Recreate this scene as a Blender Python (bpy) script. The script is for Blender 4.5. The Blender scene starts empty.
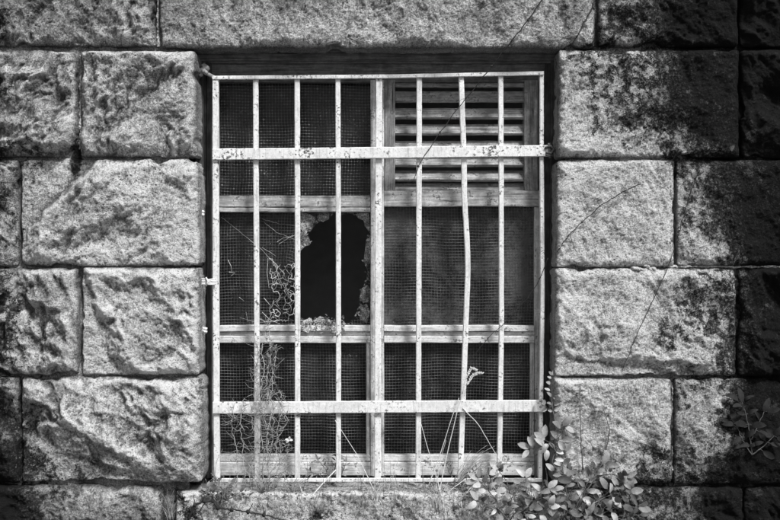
import bpy, math, random
import numpy as np
from mathutils import Vector, Matrix
from mathutils.geometry import delaunay_2d_cdt

rnd = random.Random(11)
scene = bpy.context.scene
COL = scene.collection

# ------------------------------------------------------------------ measures
S = 0.0032          # metres of wall per unit of the survey drawing (780 x 520 units)
D = 3.4             # camera distance from the wall face
H0 = 1.45           # height of the camera / middle of the window above the ground


def P(px, py, Y=0.0):
    """survey drawing -> world point on the plane Y metres behind the wall face"""
    f = S * (1 + Y / D)
    return Vector(((px - 390) * f, Y, H0 + (260 - py) * f))


# ------------------------------------------------------------------ object helpers
def tag(o, label=None, cat=None, group=None, kind=None):
    for k, v in (('label', label), ('category', cat), ('group', group), ('kind', kind)):
        if v:
            o[k] = v
    return o


def empty(name, loc, label, cat, group=None):
    o = bpy.data.objects.new(name, None)
    o.empty_display_size = 0.05
    o.location = loc
    COL.objects.link(o)
    return tag(o, label, cat, group, 'thing')


def world_loc(o):
    v = Vector((0, 0, 0))
    while o is not None:
        v += o.location
        o = o.parent
    return v


def link_mesh(name, me, mat, parent=None, smooth=True):
    o = bpy.data.objects.new(name, me)
    COL.objects.link(o)
    mats = mat if isinstance(mat, (list, tuple)) else [mat]
    for m in mats:
        me.materials.append(m)
    if smooth:
        me.polygons.foreach_set('use_smooth', np.ones(len(me.polygons), dtype=bool))
    if parent is not None:
        o.parent = parent
        me.transform(Matrix.Translation(-world_loc(parent)))
    return o


class MB:
    """collects shapes in world coordinates and links them as ONE mesh object"""
    def __init__(self):
        self.v, self.f, self.m = [], [], []

    def add(self, vs, fs, mi=0):
        b = len(self.v)
        self.v += [tuple(p) for p in vs]
        self.f += [tuple(i + b for i in f) for f in fs]
        self.m += [mi] * len(fs)

    def sweep(self, path, prof, axis, mi=0, taper=None):
        """prof: closed list of (a, y) offsets; axis 'z' -> a along x, axis 'x' -> a along z"""
        n = len(prof)
        vs, fs = [], []
        for k, p in enumerate(path):
            s = 1 if taper is None else taper[k]
            for a, y in prof:
                if axis == 'z':
                    vs.append((p[0] + a * s, p[1] + y * s, p[2]))
                else:
                    vs.append((p[0], p[1] + y * s, p[2] + a * s))
        for k in range(len(path) - 1):
            for i in range(n):
                j = (i + 1) % n
                fs.append((k * n + i, k * n + j, (k + 1) * n + j, (k + 1) * n + i))
        fs.append(tuple(range(n - 1, -1, -1)))
        fs.append(tuple((len(path) - 1) * n + i for i in range(n)))
        self.add(vs, fs, mi)

    def tube(self, pts, r0, r1=None, n=5, mi=0):
        pts = [Vector(p) for p in pts]
        r1 = r0 if r1 is None else r1
        vs, fs = [], []
        m = len(pts)
        for k, p in enumerate(pts):
            t = (pts[min(k + 1, m - 1)] - pts[max(k - 1, 0)])
            if t.length < 1e-9:
                t = Vector((0, 0, 1))
            t.normalize()
            a = t.cross(Vector((0.31, 0.9, 0.27)))
            if a.length < 1e-3:
                a = t.cross(Vector((1, 0, 0)))
            a.normalize()
            b = t.cross(a)
            r = r0 + (r1 - r0) * k / max(1, m - 1)
            for i in range(n):
                an = 2 * math.pi * i / n
                vs.append(p + (a * math.cos(an) + b * math.sin(an)) * r)
        for k in range(m - 1):
            for i in range(n):
                j = (i + 1) % n
                fs.append((k * n + i, k * n + j, (k + 1) * n + j, (k + 1) * n + i))
        fs.append(tuple(range(n - 1, -1, -1)))
        fs.append(tuple((m - 1) * n + i for i in range(n)))
        self.add(vs, fs, mi)

    def leaf(self, base, d, nrm, L, W, curl=0.25, fold=0.2, mi=0, tip=0.86):
        d = Vector(d).normalized()
        nrm = Vector(nrm)
        side = d.cross(nrm)
        if side.length < 1e-4:
            side = d.cross(Vector((0.3, 0.5, 0.8)))
        side.normalize()
        nrm = side.cross(d).normalized()
        N = 6
        vs, fs = [], []
        for k in range(N + 1):
            t = k / N
            w = W * 0.5 * (math.sin(math.pi * (t * .94 + .03) ** tip) ** 0.62 if 0 < t < 1 else 0.05)
            c = Vector(base) + d * (L * t) + nrm * (curl * L * (t - t * t) * 1.2 - curl * L * 0.5 * t * t)
            vs += [c - side * w + nrm * w * fold, c, c + side * w + nrm * w * fold]
        for k in range(N):
            a = k * 3
            fs += [(a, a + 1, a + 4, a + 3), (a + 1, a + 2, a + 5, a + 4)]
        self.add(vs, fs, mi)

    def build(self, name, mat, parent=None, smooth=True, label=None):
        me = bpy.data.meshes.new(name)
        me.from_pydata(self.v, [], self.f)
        me.polygons.foreach_set('material_index', np.array(self.m, dtype=np.int32))
        o = link_mesh(name, me, mat, parent, smooth)
        if label:
            o['label'] = label
        return o


def rect_prof(w, y0, y1, c=0.0015):
    """chamfered rectangle, width w, from depth y0 (front) to y1 (back)"""
    h = w / 2
    return [(-h + c, y0), (h - c, y0), (h, y0 + c), (h, y1), (-h, y1), (-h, y0 + c)]


def wob(a, b, n, amp, seed, sharp=None):
    """points from a to b with a slight irregular wander"""
    r = random.Random(seed)
    ph = [r.uniform(0, 6.28) for _ in range(6)]
    out = []
    for k in range(n + 1):
        t = k / n
        p = a.lerp(b, t)
        w1 = amp * (math.sin(t * 7 + ph[0]) * .6 + math.sin(t * 17 + ph[1]) * .3 + math.sin(t * 41 + ph[2]) * .25)
        w2 = amp * (math.sin(t * 6 + ph[3]) * .6 + math.sin(t * 19 + ph[4]) * .3)
        out.append(Vector((p.x + (w1 if abs(b.x - a.x) < abs(b.z - a.z) else 0), p.y + w2 * .5,
                           p.z + (w1 if abs(b.x - a.x) >= abs(b.z - a.z) else 0))))
    return out


# ------------------------------------------------------------------ numpy noise
def _hash(ix, iy, s):
    h = (ix.astype(np.int64) * 374761393 + iy.astype(np.int64) * 668265263 + s * 1442695041) & 0xffffffff
    h = ((h ^ (h >> 13)) * 1274126177) & 0xffffffff
    h = ((h ^ (h >> 16)) * 2246822519) & 0xffffffff
    return (h ^ (h >> 15)) & 0xffffffff


def hf(ix, iy, s):
    return _hash(ix, iy, s) / 4294967295.0


def perlin(x, y, s=0):
    ix, iy = np.floor(x), np.floor(y)
    fx, fy = x - ix, y - iy
    u = fx * fx * fx * (fx * (fx * 6 - 15) + 10)
    v = fy * fy * fy * (fy * (fy * 6 - 15) + 10)

    def g(dx, dy):
        a = hf(ix + dx, iy + dy, s) * 6.2831853
        return np.cos(a) * (fx - dx) + np.sin(a) * (fy - dy)
    n0 = g(0, 0) * (1 - u) + g(1, 0) * u
    n1 = g(0, 1) * (1 - u) + g(1, 1) * u
    return (n0 * (1 - v) + n1 * v) * 1.5


def fbm(x, y, s=0, o=5, gain=0.5):
    r, a, f = 0, 1.0, 1.0
    for k in range(o):
        r = r + a * perlin(x * f, y * f, s + k * 17)
        a *= gain
        f *= 2.03
    return r


def worley(x, y, s=0):
    ix, iy = np.floor(x), np.floor(y)
    f1 = np.full_like(x, 9.0)
    cid = np.zeros_like(x)
    for dx in (-1, 0, 1):
        for dy in (-1, 0, 1):
            cx, cy = ix + dx, iy + dy
            qx = cx + 0.1 + 0.8 * hf(cx, cy, s)
            qy = cy + 0.1 + 0.8 * hf(cx, cy, s + 7)
            d = (x - qx) ** 2 + (y - qy) ** 2
            m = d < f1
            f1 = np.where(m, d, f1)
            cid = np.where(m, hf(cx, cy, s + 13), cid)
    return np.sqrt(f1), cid


def facets(x, y, s=0):
    """split planes: every cell of the pattern is a randomly tilted flat"""
    ix, iy = np.floor(x), np.floor(y)
    f1 = np.full_like(x, 9.0)
    out = np.zeros_like(x)
    for dx in (-1, 0, 1):
        for dy in (-1, 0, 1):
            cx, cy = ix + dx, iy + dy
            qx = cx + 0.05 + 0.9 * hf(cx, cy, s)
            qy = cy + 0.05 + 0.9 * hf(cx, cy, s + 7)
            d = (x - qx) ** 2 + (y - qy) ** 2
            h = (hf(cx, cy, s + 13) - .5) * .9 + (hf(cx, cy, s + 19) - .5) * 1.6 * (x - qx) + (hf(cx, cy, s + 29) - .55) * 1.6 * (y - qy)
            m = d < f1
            f1 = np.where(m, d, f1)
            out = np.where(m, h, out)
    return out


def creases(x, y, s=0):
    """continuous flat triangles meeting at creases, like split rock"""
    k = (x + y) * 0.3660254
    i, j = np.floor(x + k), np.floor(y + k)
    fx, fy = x + k - i, y + k - j
    up = fx > fy
    a = hf(i, j, s)
    b = np.where(up, hf(i + 1, j, s), hf(i, j + 1, s))
    c = hf(i + 1, j + 1, s)
    hi, lo = np.maximum(fx, fy), np.minimum(fx, fy)
    return a * (1 - hi) + b * (hi - lo) + c * lo - .5


def blur(a, r, it=2):
    for _ in range(it):
        for ax in (0, 1):
            k = 2 * r + 1
            pad = [(0, 0), (0, 0)]
            pad[ax] = (r + 1, r)
            c = np.cumsum(np.pad(a, pad, mode='edge'), axis=ax)
            if ax == 0:
                a = (c[k:] - c[:-k]) / k
            else:
                a = (c[:, k:] - c[:, :-k]) / k
    return a


def ss(t):
    t = np.clip(t, 0, 1)
    return t * t * (3 - 2 * t)


def dome(t):
    t = np.clip(t, 0, 1)
    return 1 - (1 - t) ** 2


# ------------------------------------------------------------------ materials (all grey: the photo is black and white)
def new_mat(name):
    m = bpy.data.materials.new(name)
    m.use_nodes = True
    nt = m.node_tree
    nt.nodes.clear()
    return m, nt


class NT:
    def __init__(self, nt):
        self.nt = nt

    def n(self, t, **kw):
        nd = self.nt.nodes.new(t)
        for k, v in kw.items():
            setattr(nd, k, v)
        return nd

    def link(self, a, b):
        self.nt.links.new(a, b)

    def put(self, sock, v):
        if hasattr(v, 'is_linked') or isinstance(v, bpy.types.NodeSocket):
            self.link(v, sock)
        else:
            sock.default_value = v

    def math(self, op, a, b=None, c=None, clamp=False):
        nd = self.n('ShaderNodeMath', operation=op, use_clamp=clamp)
        self.put(nd.inputs[0], a)
        if b is not None:
            self.put(nd.inputs[1], b)
        if c is not None:
            self.put(nd.inputs[2], c)
        return nd.outputs[0]

    def noise(self, vec, scale, detail=6, rough=0.55, dist=0.0):
        nd = self.n('ShaderNodeTexNoise')
        self.link(vec, nd.inputs['Vector'])
        nd.inputs['Scale'].default_value = scale
        nd.inputs['Detail'].default_value = detail
        nd.inputs['Roughness'].default_value = rough
        nd.inputs['Distortion'].default_value = dist
        return nd.outputs[0]

    def ramp(self, fac, a, b, lo=0.0, hi=1.0, smooth=True):
        nd = self.n('ShaderNodeMapRange', interpolation_type='SMOOTHSTEP' if smooth else 'LINEAR')
        self.put(nd.inputs[0], fac)
        nd.inputs[1].default_value = a
        nd.inputs[2].default_value = b
        nd.inputs[3].default_value = lo
        nd.inputs[4].default_value = hi
        return nd.outputs[0]

    def mix(self, f, a, b):
        nd = self.n('ShaderNodeMix', data_type='FLOAT')
        self.put(nd.inputs[0], f)
        self.put(nd.inputs[2], a)
        self.put(nd.inputs[3], b)
        return nd.outputs[0]

    def attr(self, name):
        return self.n('ShaderNodeAttribute', attribute_name=name).outputs['Fac']

    def pos(self):
        return self.n('ShaderNodeNewGeometry').outputs['Position']

    def scaled(self, vec, s):
        nd = self.n('ShaderNodeVectorMath', operation='MULTIPLY')
        self.link(vec, nd.inputs[0])
        nd.inputs[1].default_value = s
        return nd.outputs[0]

    def out(self, val, rough=0.9, bump=None, bdist=0.002, bstr=1.0, spec=0.2):
        b = self.n('ShaderNodeBsdfPrincipled')
        rgb = self.n('ShaderNodeCombineColor')
        for i in range(3):
            self.put(rgb.inputs[i], val)
        self.link(rgb.outputs[0], b.inputs['Base Color'])
        self.put(b.inputs['Roughness'], rough)
        b.inputs['Specular IOR Level'].default_value = spec
        if bump is not None:
            bp = self.n('ShaderNodeBump')
            bp.inputs['Strength'].default_value = bstr
            bp.inputs['Distance'].default_value = bdist
            self.link(bump, bp.inputs['Height'])
            self.link(bp.outputs[0], b.inputs['Normal'])
        o = self.n('ShaderNodeOutputMaterial')
        self.link(b.outputs[0], o.inputs[0])
        return b


def stone_material(name, mortar=False):
    m, nt = new_mat(name)
    N = NT(nt)
    p = N.pos()
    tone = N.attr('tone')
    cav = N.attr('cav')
    stain_vignette = N.attr('stain_vignette')
    patch = N.noise(p, 7, 8, 0.62, 0.4)
    mid = N.noise(p, 38, 8, 0.68)
    grain = N.noise(p, 210, 4, 0.7)
    fine = N.noise(p, 520, 2, 0.6)
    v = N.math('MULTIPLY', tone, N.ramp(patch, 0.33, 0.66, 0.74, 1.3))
    v = N.math('MULTIPLY', v, N.ramp(mid, 0.3, 0.7, 0.72, 1.28, False))
    v = N.math('MULTIPLY', v, N.ramp(grain, 0.32, 0.68, 0.25, 1.75, False))
    v = N.math('MULTIPLY', v, N.ramp(fine, 0.3, 0.7, 0.35, 1.65, False))
    # hollows darker, ridges paler
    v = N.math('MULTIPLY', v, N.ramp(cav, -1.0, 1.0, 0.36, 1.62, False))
    # pits
    vor = N.n('ShaderNodeTexVoronoi')
    N.link(p, vor.inputs['Vector'])
    vor.inputs['Scale'].default_value = 62
    pit = N.math('MULTIPLY', N.ramp(vor.outputs['Distance'], 0.13, 0.24, 1, 0), N.ramp(N.noise(p, 5, 3), 0.52, 0.62, 0, 1))
    v = N.mix(N.math('MULTIPLY', pit, 0.75), v, 0.02)
    # black weathering crust and painted vignette, breaking up into speckle
    cn = N.noise(p, 6.5, 10, 0.66, 0.5)
    thr = N.math('MULTIPLY', N.math('SUBTRACT', cn, 0.5), 3.2)
    thr = N.math('ADD', thr, N.math('MULTIPLY', N.math('SUBTRACT', mid, 0.5), 2.4))
    thr = N.math('ADD', thr, N.math('MULTIPLY', N.math('SUBTRACT', grain, 0.5), 1.9))
    thr = N.math('ADD', N.math('MULTIPLY', stain_vignette, 0.62), N.math('SUBTRACT', thr, 0.50))
    crust = N.math('MULTIPLY', N.ramp(thr, -0.03, 0.05, 0, 1), N.ramp(stain_vignette, 0.05, 0.35, 0.25, 1))
    crust = N.math('MULTIPLY', crust, N.ramp(N.noise(p, 130, 5, 0.7), 0.48, 0.66, 1.0, 0.72, False))
    dark = N.math('MULTIPLY', N.ramp(grain, 0.35, 0.7, 0.008, 0.034, False), 1.0)
    v = N.mix(crust, v, dark)
    # pale lichen flecks
    li = N.math('MULTIPLY', N.ramp(N.noise(p, 80, 8, 0.75), 0.585, 0.66, 0, 1), N.ramp(N.noise(p, 9, 5), 0.44, 0.56, 0, 1))
    li = N.math('MULTIPLY', li, N.ramp(stain_vignette, 1.0, 1.5, 1.0, 0.1))
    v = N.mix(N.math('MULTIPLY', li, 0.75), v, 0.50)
    # painted vignette: stone colour darkened towards the ends of the wall
    v = N.math('MULTIPLY', v, N.ramp(stain_vignette, 0.9, 1.5, 1.0, 0.2))
    v = N.math('MAXIMUM', v, 0.010)
    v = N.math('MINIMUM', v, 0.72)
    hgt = N.math('ADD', N.math('MULTIPLY', mid, 0.45), N.math('MULTIPLY', grain, 0.85))
    hgt = N.math('ADD', hgt, N.math('MULTIPLY', fine, 0.15))
    hgt = N.math('SUBTRACT', hgt, N.math('MULTIPLY', pit, 0.5))
    N.out(v, 0.95, hgt, 0.009, 1.0, 0.1)
    return m


def wood_material(name, base, vertical, dark=0.04, flake=0.5, lo=0.38):
    """weathered grey paint over grained wood"""
    m, nt = new_mat(name)
    N = NT(nt)
    p = N.pos()
    g = N.noise(N.scaled(p, (160, 160, 7) if vertical else (7, 160, 160)), 1.0, 7, 0.62, 0.5)
    f = N.noise(N.scaled(p, (420, 420, 22) if vertical else (22, 420, 420)), 1.0, 3, 0.6)
    bl = N.noise(p, 26, 8, 0.68, 0.3)
    sp = N.noise(p, 150, 5, 0.7)
    v = N.math('MULTIPLY', base, N.ramp(g, 0.3, 0.7, lo, 1.3, False))
    v = N.math('MULTIPLY', v, N.ramp(f, 0.3, 0.7, 0.7, 1.2, False))
    v = N.math('MULTIPLY', v, N.ramp(bl, 0.35, 0.7, 0.6, 1.25))
    fl = N.math('MULTIPLY', N.ramp(N.math('ADD', N.math('MULTIPLY', bl, .55), N.math('MULTIPLY', sp, .45)), 0.54, 0.60, 0, 1), flake)
    v = N.mix(fl, v, dark)
    crack = N.ramp(g, 0.30, 0.36, 1, 0)
    v = N.mix(N.math('MULTIPLY', crack, 0.8), v, 0.02)
    v = N.math('MINIMUM', v, 0.72)
    hgt = N.math('ADD', N.math('MULTIPLY', g, 0.6), N.math('MULTIPLY', sp, 0.35))
    hgt = N.math('SUBTRACT', hgt, N.math('MULTIPLY', fl, 0.35))
    N.out(v, 0.85, hgt, 0.0025, 0.9, 0.2)
    return m


def paint_metal():
    m, nt = new_mat('flaking_white_paint')
    N = NT(nt)
    p = N.pos()
    a = N.noise(p, 14, 6, 0.6)
    b = N.noise(p, 120, 6, 0.68)
    c = N.noise(p, 330, 4, 0.7)
    v = N.math('MULTIPLY', 0.90, N.ramp(a, 0.3, 0.7, 0.88, 1.04))
    v = N.math('MULTIPLY', v, N.ramp(b, 0.25, 0.62, 1.08, 0.80, False))
    v = N.math('MULTIPLY', v, N.ramp(c, 0.3, 0.7, 1.08, 0.84, False))
    st = N.noise(N.scaled(p, (110, 110, 9)), 1.0, 5, 0.65)
    v = N.math('MULTIPLY', v, N.ramp(st, 0.32, 0.5, 0.70, 1.0))
    rust = N.ramp(N.math('ADD', N.math('MULTIPLY', b, 0.62), N.math('MULTIPLY', a, 0.38)), 0.56, 0.615, 0, 1)
    sp = N.math('MULTIPLY', N.ramp(c, 0.60, 0.67, 0, 1), N.ramp(N.noise(p, 30, 3), 0.42, 0.6, 0, 1))
    rust = N.math('MAXIMUM', rust, N.math('MULTIPLY', sp, 0.8))
    v = N.mix(rust, v, N.ramp(c, 0.35, 0.65, 0.035, 0.14))
    hgt = N.math('SUBTRACT', N.math('MULTIPLY', b, 0.5), N.math('MULTIPLY', rust, 0.5))
    N.out(v, N.ramp(rust, 0, 1, 0.55, 0.9), hgt, 0.0012, 0.8, 0.3)
    return m


def glass_material(name, dust=0.5, tone=0.03):
    m, nt = new_mat(name)
    N = NT(nt)
    p = N.pos()
    a = N.noise(p, 6, 7, 0.62, 0.5)
    b = N.noise(p, 60, 7, 0.7)
    c = N.noise(p, 260, 3, 0.7)
    dirt = N.math('ADD', N.math('MULTIPLY', a, .5), N.math('ADD', N.math('MULTIPLY', b, .3), N.math('MULTIPLY', c, .2)))
    v = N.ramp(dirt, 0.40, 0.66, tone * 0.35, tone * 2.6 * (0.5 + dust))
    speck = N.math('MULTIPLY', N.ramp(N.noise(p, 130, 4, 0.6), 0.63, 0.70, 0, 1), 0.6)
    v = N.mix(speck, v, 0.30)
    pr = N.n('ShaderNodeBsdfPrincipled')
    rgb = N.n('ShaderNodeCombineColor')
    for i in range(3):
        N.link(v, rgb.inputs[i])
    N.link(rgb.outputs[0], pr.inputs['Base Color'])
    N.link(N.ramp(dirt, 0.4, 0.65, 0.18, 0.55), pr.inputs['Roughness'])
    pr.inputs['Specular IOR Level'].default_value = 0.35
    bp = N.n('ShaderNodeBump')
    bp.inputs['Strength'].default_value = 0.35
    bp.inputs['Distance'].default_value = 0.002
    N.link(N.noise(p, 34, 3, 0.5), bp.inputs['Height'])
    N.link(bp.outputs[0], pr.inputs['Normal'])
    tr = N.n('ShaderNodeBsdfTransparent')
    tr.inputs[0].default_value = (0.75, 0.75, 0.75, 1)
    mx = N.n('ShaderNodeMixShader')
    N.link(N.ramp(dirt, 0.38, 0.6, 0.45, 0.9), mx.inputs[0])
    N.link(tr.outputs[0], mx.inputs[1])
    N.link(pr.outputs[0], mx.inputs[2])
    o = N.n('ShaderNodeOutputMaterial')
    N.link(mx.outputs[0], o.inputs[0])
    return m


def simple_mat(name, v0, v1, scale=60, rough=0.85, bump=0.001, spec=0.2, detail=5, trans=0.0):
    m, nt = new_mat(name)
    N = NT(nt)
    p = N.pos()
    a = N.noise(p, scale, detail, 0.65)
    b = N.noise(p, scale * 6, 3, 0.6)
    v = N.ramp(N.math('ADD', N.math('MULTIPLY', a, 0.7), N.math('MULTIPLY', b, 0.3)), 0.35, 0.65, v0, v1, False)
    bs = N.out(v, rough, b, bump, 0.8, spec)
    return m


STONE = stone_material('weathered_sandstone')
WOOD_V = wood_material('weathered_grey_wood_upright', 0.36, True)
WOOD_H = wood_material('weathered_grey_wood_rail', 0.56, False, flake=0.75, lo=0.45)
WOOD_PALE = wood_material('pale_paint_on_wood', 0.80, False, flake=0.8, lo=0.62)
WOOD_PALE_V = wood_material('pale_paint_on_upright_wood', 0.72, True, flake=0.75, lo=0.55)
WOOD_DARK = wood_material('dark_bare_wood', 0.17, False, 0.02, 0.3)
WOOD_DARK_V = wood_material('dark_bare_upright_wood', 0.085, True, 0.02, 0.3)
SLAT = wood_material('louvre_slat_wood', 0.46, False, 0.04, 0.75, 0.4)
PAINT = paint_metal()
GLASS = glass_material('grimy_wired_glass', 0.3, 0.015)
GLASS_DUSTY = glass_material('dusty_wired_glass', 0.9, 0.028)
WIRE = simple_mat('dull_steel_wire', 0.09, 0.32, 40, 0.6)
SHARD = simple_mat('crushed_glass', 0.06, 0.62, 130, 0.35, 0.004, 0.5)
TORN = simple_mat('crazed_glass_threads', 0.30, 0.75, 60, 0.5)
RUST = simple_mat('rusty_iron', 0.04, 0.22, 90, 0.85, 0.002)
BLACKROOM = simple_mat('unlit_room_plaster', 0.5, 0.7, 4)
EARTH = simple_mat('bare_earth', 0.06, 0.16, 9, 0.95, 0.02)
DRYSTEM = simple_mat('dry_stem', 0.18, 0.55, 70)
STRAW = simple_mat('bleached_straw', 0.50, 0.75, 60)
TWIG = simple_mat('dark_bark', 0.015, 0.05, 90)
LEAF_A = simple_mat('leaf_mid', 0.08, 0.24, 45, 0.5, 0.001, 0.4)
LEAF_B = simple_mat('leaf_pale', 0.20, 0.46, 45, 0.5, 0.001, 0.4)
STEM_G = simple_mat('green_stem', 0.04, 0.16, 70)
LEAF_E = simple_mat('leaf_bright', 0.30, 0.62, 45, 0.5, 0.001, 0.4)
LEAF_D = simple_mat('leaf_dimmed', 0.012, 0.03, 45, 0.7, 0.001, 0.1)  # leaf grey darkened in place of shade, keeps the far-right sprig faint
LEAF_C = simple_mat('leaf_dark', 0.04, 0.12, 45, 0.6, 0.001, 0.3)  # dark leaf grey, mixed in for variety
LITTER = simple_mat('leaf_litter', 0.08, 0.40, 60, 0.9)
MORTARLUMP = simple_mat('lime_mortar', 0.35, 0.65, 80, 0.95, 0.004)

# ------------------------------------------------------------------ the stone wall
wall = empty('stone_wall', (0, 0.1, 0), 'rock-faced grey sandstone block wall around the barred window', 'stone wall')

# black crust, plus painted edge vignette and the dark of a joint hole: (px, py, radius x, radius y, strength)
STAINS_VIGNETTE = [(76, 158, 6, 20, 1.7), (735, 130, 60, 40, .35), (785, -5, 90, 60, .8), (790, 525, 130, 60, .9), (-10, 530, 90, 50, .7), (-8, -8, 70, 40, .5), (380, -4, 200, 16, .35), (300, 515, 90, 14, .3), (450, 512, 90, 14, .35),
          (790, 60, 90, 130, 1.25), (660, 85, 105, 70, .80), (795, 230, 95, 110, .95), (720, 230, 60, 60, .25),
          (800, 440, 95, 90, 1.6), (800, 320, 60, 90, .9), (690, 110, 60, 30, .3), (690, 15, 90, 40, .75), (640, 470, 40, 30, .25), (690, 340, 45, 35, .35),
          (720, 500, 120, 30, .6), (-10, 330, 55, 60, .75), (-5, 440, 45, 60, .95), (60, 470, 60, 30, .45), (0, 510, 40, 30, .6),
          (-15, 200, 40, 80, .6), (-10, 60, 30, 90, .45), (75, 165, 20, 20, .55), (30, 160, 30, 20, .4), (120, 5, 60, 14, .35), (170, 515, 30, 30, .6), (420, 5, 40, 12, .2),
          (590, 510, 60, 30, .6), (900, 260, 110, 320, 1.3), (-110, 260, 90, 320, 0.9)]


def stain_vignette_at(px, py):
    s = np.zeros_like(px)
    for x, y, a, b, k in STAINS_VIGNETTE:
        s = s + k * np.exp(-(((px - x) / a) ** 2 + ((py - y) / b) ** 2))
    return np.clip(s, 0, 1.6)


def vignette(px, py):
    # vignette painted into the stone tone: paler by the window, darker outwards
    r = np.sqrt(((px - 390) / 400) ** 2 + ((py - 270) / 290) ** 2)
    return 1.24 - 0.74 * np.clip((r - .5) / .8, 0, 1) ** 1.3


def block(px0, py0, px1, py1, seed, bulge=0.03, marg=(.05, .05, .05, .04), scoop=(.016, .007, .003), big=0.13, rough=.0035,
          tone=0.34, cuts=(), back=0.13, res=0.0032, ang=0.6, name='stone_block', label=None, round_r=0.014, flat_top=0.0):
    px0, px1, py0, py1 = px0 - 1.05, px1 + 1.05, py0 - .75, py1 + .75
    a, b = P(px0, py1), P(px1, py0)
    w, h = b.x - a.x, b.z - a.z
    nx, nz = max(8, int(w / res)), max(8, int(h / res))
    u, v = np.meshgrid(np.linspace(0, w, nx), np.linspace(0, h, nz))
    e = np.minimum(np.minimum(u, w - u), np.minimum(v, h - v))
    X, Z = a.x + u, a.z + v
    # rounded, chipped corners and slightly wandering arrises
    r = round_r
    cu = np.clip(u, r, w - r)
    cv = np.clip(v, r, h - r)
    du, dv = u - cu, v - cv
    L = np.sqrt(du * du + dv * dv)
    k = np.where(L > r, r / np.maximum(L, 1e-9), 1.0)
    uu, vv = cu + du * k, cv + dv * k
    edge_w = np.exp(-(e / 0.02))
    n_edge = fbm(X * 14, Z * 14, seed + 3, 4)
    inx = np.where(u < w / 2, 1, -1)
    inz = np.where(v < h / 2, 1, -1)
    ex, ez = np.minimum(u, w - u), np.minimum(v, h - v)
    n_big = np.clip(fbm(X * 9, Z * 9, seed + 9, 4) - .3, 0, 1)
    uu = uu + inx * (0.0008 + 0.0035 * n_edge + .022 * n_big) * np.exp(-ex / 0.015)
    vv = vv + inz * (0.0008 + 0.0035 * n_edge + .022 * n_big) * np.exp(-ez / 0.015)
    # margins
    nm = 1 + 0.55 * fbm(X * 9, Z * 9, seed + 5, 3)
    p = dome(u / (marg[0] * nm)) * dome((w - u) / (marg[1] * nm)) * dome(v / (marg[2] * nm)) * dome((h - v) / (marg[3] * nm))
    arris = dome(e / 0.006)
    # conchoidal scoops
    c, s_ = math.cos(ang), math.sin(ang)
    wx = X + 0.025 * perlin(X * 9, Z * 9, seed + 21) + 0.006 * perlin(X * 33, Z * 33, seed + 22)
    wz = Z + 0.025 * perlin(X * 9, Z * 9, seed + 23) + 0.006 * perlin(X * 33, Z * 33, seed + 24)
    rx, rz = wx * c + wz * s_, (-wx * s_ + wz * c) * 0.6
    Hs = 0
    for i, (amp, cell) in enumerate(zip(scoop, (big, big * .45, big * .17))):
        if i < 3:
            q = 1.25 / cell
            cr_ = creases(rx * q, rz * q, seed + 31 * i)
            cr_ = cr_ + 0.45 * creases(rz * q * 2.1 + 3.3, rx * q * 2.1 - 1.7, seed + 31 * i + 3)
            fa = blur(facets(rx / cell, rz / cell, seed + 31 * i), max(1, int((.007, .004, .0015)[i] / res)), 2)
            led = ss(0.1 + 1.3 * perlin(X * 6, Z * 6, seed + 65 + i))
            Hs = Hs + amp * (1.75 * cr_ + 0.55 * fa * led) * (1 if i == 0 else 0.5 + 0.9 * ss(0.5 + 0.9 * perlin(X * 7, Z * 7, seed + 61)))
            continue
        f1, cid = worley(rx / cell, rz / cell, seed + 31 * i)
        msk = 1 if i == 0 else 0.35 + 1.1 * ss(0.5 + 0.9 * perlin(X * 7, Z * 7, seed + 60 + i))
        Hs = Hs + amp * (f1 ** 2 * 1.1 - 0.35 + (cid - .5) * 0.55) * msk
    large = perlin(X * 5, Z * 5, seed + 41)
    Hh = bulge * p * (0.9 + 0.8 * large) + 1.6 * (0.12 + 0.88 * p ** 0.6) * Hs
    for (cx, cy, deg, slope, off) in cuts:
        q = P(cx, cy)
        th = math.radians(deg)
        dd = (X - q.x) * math.cos(th) + (Z - q.z) * math.sin(th)
        dd = dd + 0.012 * fbm(X * 11, Z * 11, seed + 71, 4)
        Hh = np.minimum(Hh, np.maximum(off - slope * dd + 0.5 * Hs, 0.001 + 0.25 * Hs))
    Hh = Hh + 1.1 * rough * fbm(X * 26, Z * 26, seed + 51, 5, 0.6) * (0.35 + 0.65 * arris)
    Hh = Hh + 0.0019 * fbm(X * 120, Z * 120, seed + 55, 2, 0.6)
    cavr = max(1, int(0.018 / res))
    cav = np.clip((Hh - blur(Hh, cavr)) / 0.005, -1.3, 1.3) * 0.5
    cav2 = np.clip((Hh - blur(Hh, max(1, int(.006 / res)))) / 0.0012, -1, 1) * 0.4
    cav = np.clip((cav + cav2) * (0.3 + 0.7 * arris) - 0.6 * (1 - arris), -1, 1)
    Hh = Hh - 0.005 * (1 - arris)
    vx, vy, vz = a.x + uu, -Hh, a.z + vv
    front = np.stack([vx, vy, vz], -1).reshape(-1, 3)
    idx = np.arange(nx * nz).reshape(nz, nx)
    quads = np.stack([idx[:-1, :-1], idx[:-1, 1:], idx[1:, 1:], idx[1:, :-1]], -1).reshape(-1, 4)
    ring = np.concatenate([idx[0, :], idx[1:, -1], idx[-1, -2::-1], idx[-2:0:-1, 0]])
    bk = front[ring].copy()
    m_ = len(ring)
    mids = []
    base = nx * nz
    steps = 5
    allv = [front]
    prev = ring
    qs = [quads]
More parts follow.
